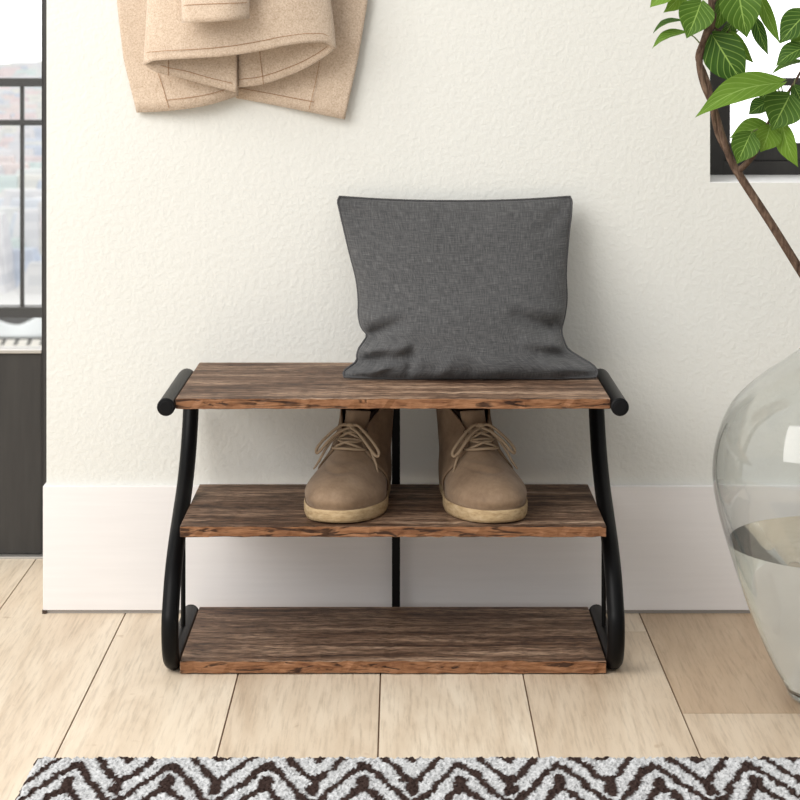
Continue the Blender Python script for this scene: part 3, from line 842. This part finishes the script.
# ------------------------------------------------------------------ rug
RX0, RX1, RY0, RY1 = -.447, .95, 1.75, 2.506
rug = empty('rug', ((RX0+RX1)/2, (RY0+RY1)/2, 0))
tag(rug, 'shaggy light grey rug with dark brown zigzag lines on the floor before the rack', 'rug')
RC = np.array([(RX0+RX1)/2, (RY0+RY1)/2, 0])
mb = MB(); mb.box(RX0+.003-RC[0], RX1-.003-RC[0], RY0+.003-RC[1], RY1-.003-RC[1], 0, .006); mb.build('backing', BACKING, rug)
pitch = .0028
nx = int((RX1-RX0)/pitch)+1; ny = int((RY1-RY0)/pitch)+1
gx, gy = np.meshgrid(np.linspace(RX0, RX1, nx), np.linspace(RY0, RY1, ny))
ed_ = np.minimum(np.minimum(gx-RX0, RX1-gx), np.minimum(gy-RY0, RY1-gy))
def vnoise(x, y, s, seed):
    r = np.random.default_rng(seed); N = 256; tab = r.random((N, N))
    X = x/s; Y = y/s; i = np.floor(X).astype(int); j = np.floor(Y).astype(int); fx = X-i; fy = Y-j
    fx = fx*fx*(3-2*fx); fy = fy*fy*(3-2*fy)
    g = lambda a, b: tab[a % N, b % N]
    return (g(i,j)*(1-fx)+g(i+1,j)*fx)*(1-fy)+(g(i,j+1)*(1-fx)+g(i+1,j+1)*fx)*fy
z = .0095 + .0042*(rng.random(gx.shape)-.5) + .0015*vnoise(gx, gy, .009, 3)
z = np.where(ed_ < .006, .002 + (z-.002)*np.clip(ed_/.006, 0, 1)**.5, z)
jx = gx + (rng.random(gx.shape)-.5)*.0020; jy = gy + (rng.random(gx.shape)-.5)*.0020
jx[:, 0] = RX0-.003*rng.random(ny); jx[:, -1] = RX1+.003*rng.random(ny); jy[-1] = RY1+.003*rng.random(nx); jy[0] = RY0-.003*rng.random(nx)
wx = gx + .006*(vnoise(gx, gy, .018, 11)-.5) + .003*(vnoise(gx, gy, .006, 13)-.5); wy = gy + .012*(vnoise(gx, gy, .02, 12)-.5) + .006*(vnoise(gx, gy, .006, 14)-.5)
PER = .1163; ph = np.mod((wx+.334)/PER, 1.0); tri = 1-np.abs(ph*2-1)          # 0 in a trough, 1 on a peak
trr = tri - .06*np.exp(-((tri-1)/.09)**2) + .06*np.exp(-(tri/.09)**2)
f = wy - .152*trr
dark = np.zeros(gx.shape, bool)
for off_ in [2.408-.076*k for k in range(-3, 12)]:
    dark |= np.abs(f-off_) < .0148
# the joins: knots in the troughs of one line and on the peaks of another
for cyc in range(-1, 5):
    yT = 2.404-.228*cyc; dxp = np.minimum(ph, 1-ph)*PER
    dark |= (dxp/.0085)**2 + ((wy-yT+.012)/.022)**2 < 1
    dxq = np.abs(ph-.5)*PER; yB = 2.408-.152+.152-.228*cyc
    dark |= (dxq/.0085)**2 + ((wy-yB-.008)/.022)**2 < 1
mb = MB(); P = np.stack([jx-RC[0], jy-RC[1], z], -1); mb.grid(P)
pile = mb.build('pile', RUG, rug, weld=False); pile['kind'] = 'stuff'
cc = np.where(dark[...,None], np.array([.045,.029,.025]), np.array([.53,.535,.54])) * (.82+.36*rng.random(gx.shape))[...,None]
ca = pile.data.color_attributes.new('pile', 'FLOAT_COLOR', 'POINT')
ca.data.foreach_set('color', np.concatenate([cc, np.ones(gx.shape+(1,))], -1).reshape(-1).astype(np.float32))

# ------------------------------------------------------------------ light
W = bpy.data.worlds.new('daylight'); SC.world = W; W.use_nodes = True
nt = W.node_tree; bg = nt.nodes['Background']
tc = nt.nodes.new('ShaderNodeTexCoord'); sp = nt.nodes.new('ShaderNodeSeparateXYZ'); nt.links.new(tc.outputs['Generated'], sp.inputs[0])
dt = nt.nodes.new('ShaderNodeVectorMath'); dt.operation = 'DOT_PRODUCT'; dt.inputs[1].default_value = Vector((-.75, -.12, .45)).normalized()
nt.links.new(tc.outputs['Generated'], dt.inputs[0])
m1 = nt.nodes.new('ShaderNodeMapRange'); m1.interpolation_type = 'SMOOTHSTEP'
for k_, v_ in (('From Min', -.35), ('From Max', .75), ('To Min', .42), ('To Max', 1.12)): m1.inputs[k_].default_value = v_
nt.links.new(dt.outputs['Value'], m1.inputs['Value'])
m2 = nt.nodes.new('ShaderNodeMapRange'); m2.interpolation_type = 'SMOOTHSTEP'
for k_, v_ in (('From Min', .35), ('From Max', .75), ('To Min', 0), ('To Max', 2.1)): m2.inputs[k_].default_value = v_
nt.links.new(sp.outputs['Y'], m2.inputs['Value'])
mm = nt.nodes.new('ShaderNodeMath'); mm.operation = 'MAXIMUM'
nt.links.new(m1.outputs[0], mm.inputs[0]); nt.links.new(m2.outputs[0], mm.inputs[1]); nt.links.new(mm.outputs[0], bg.inputs['Strength'])
bg.inputs['Color'].default_value = (1.0, .995, .98, 1)

def area(name, loc, target, sx, sy, power, col=(1,.97,.93)):
    l = bpy.data.lights.new(name, 'AREA'); l.shape = 'RECTANGLE'; l.size = sx; l.size_y = sy; l.energy = power; l.color = col
    o = bpy.data.objects.new(name, l); COL.objects.link(o); o.location = loc
    o.rotation_euler = (Vector(target)-Vector(loc)).to_track_quat('-Z', 'Y').to_euler(); return o
area('window_daylight', (-1.9, 1.05, 2.15), (-.12, 2.95, .1), 2.3, 2.1, 78, (1,.98,.95))

# ------------------------------------------------------------------ camera
cam = bpy.data.cameras.new('camera'); co = bpy.data.objects.new('camera', cam); COL.objects.link(co)
co.location = (0, 0, EYE); co.rotation_euler = (math.pi/2, 0, 0)
cam.sensor_width = 36; cam.sensor_fit = 'HORIZONTAL'; cam.lens = 36*F/800
cam.shift_x = 0; cam.shift_y = -(400-HY)/800
cam.clip_start = .05; cam.clip_end = 6000
cam.dof.use_dof = True; cam.dof.focus_distance = 2.85; cam.dof.aperture_fstop = 15
SC.camera = co
vs = SC.view_settings; vs.view_transform = 'Standard'; vs.look = 'None'; vs.gamma = 1; vs.use_curve_mapping = False; vs.exposure = .08
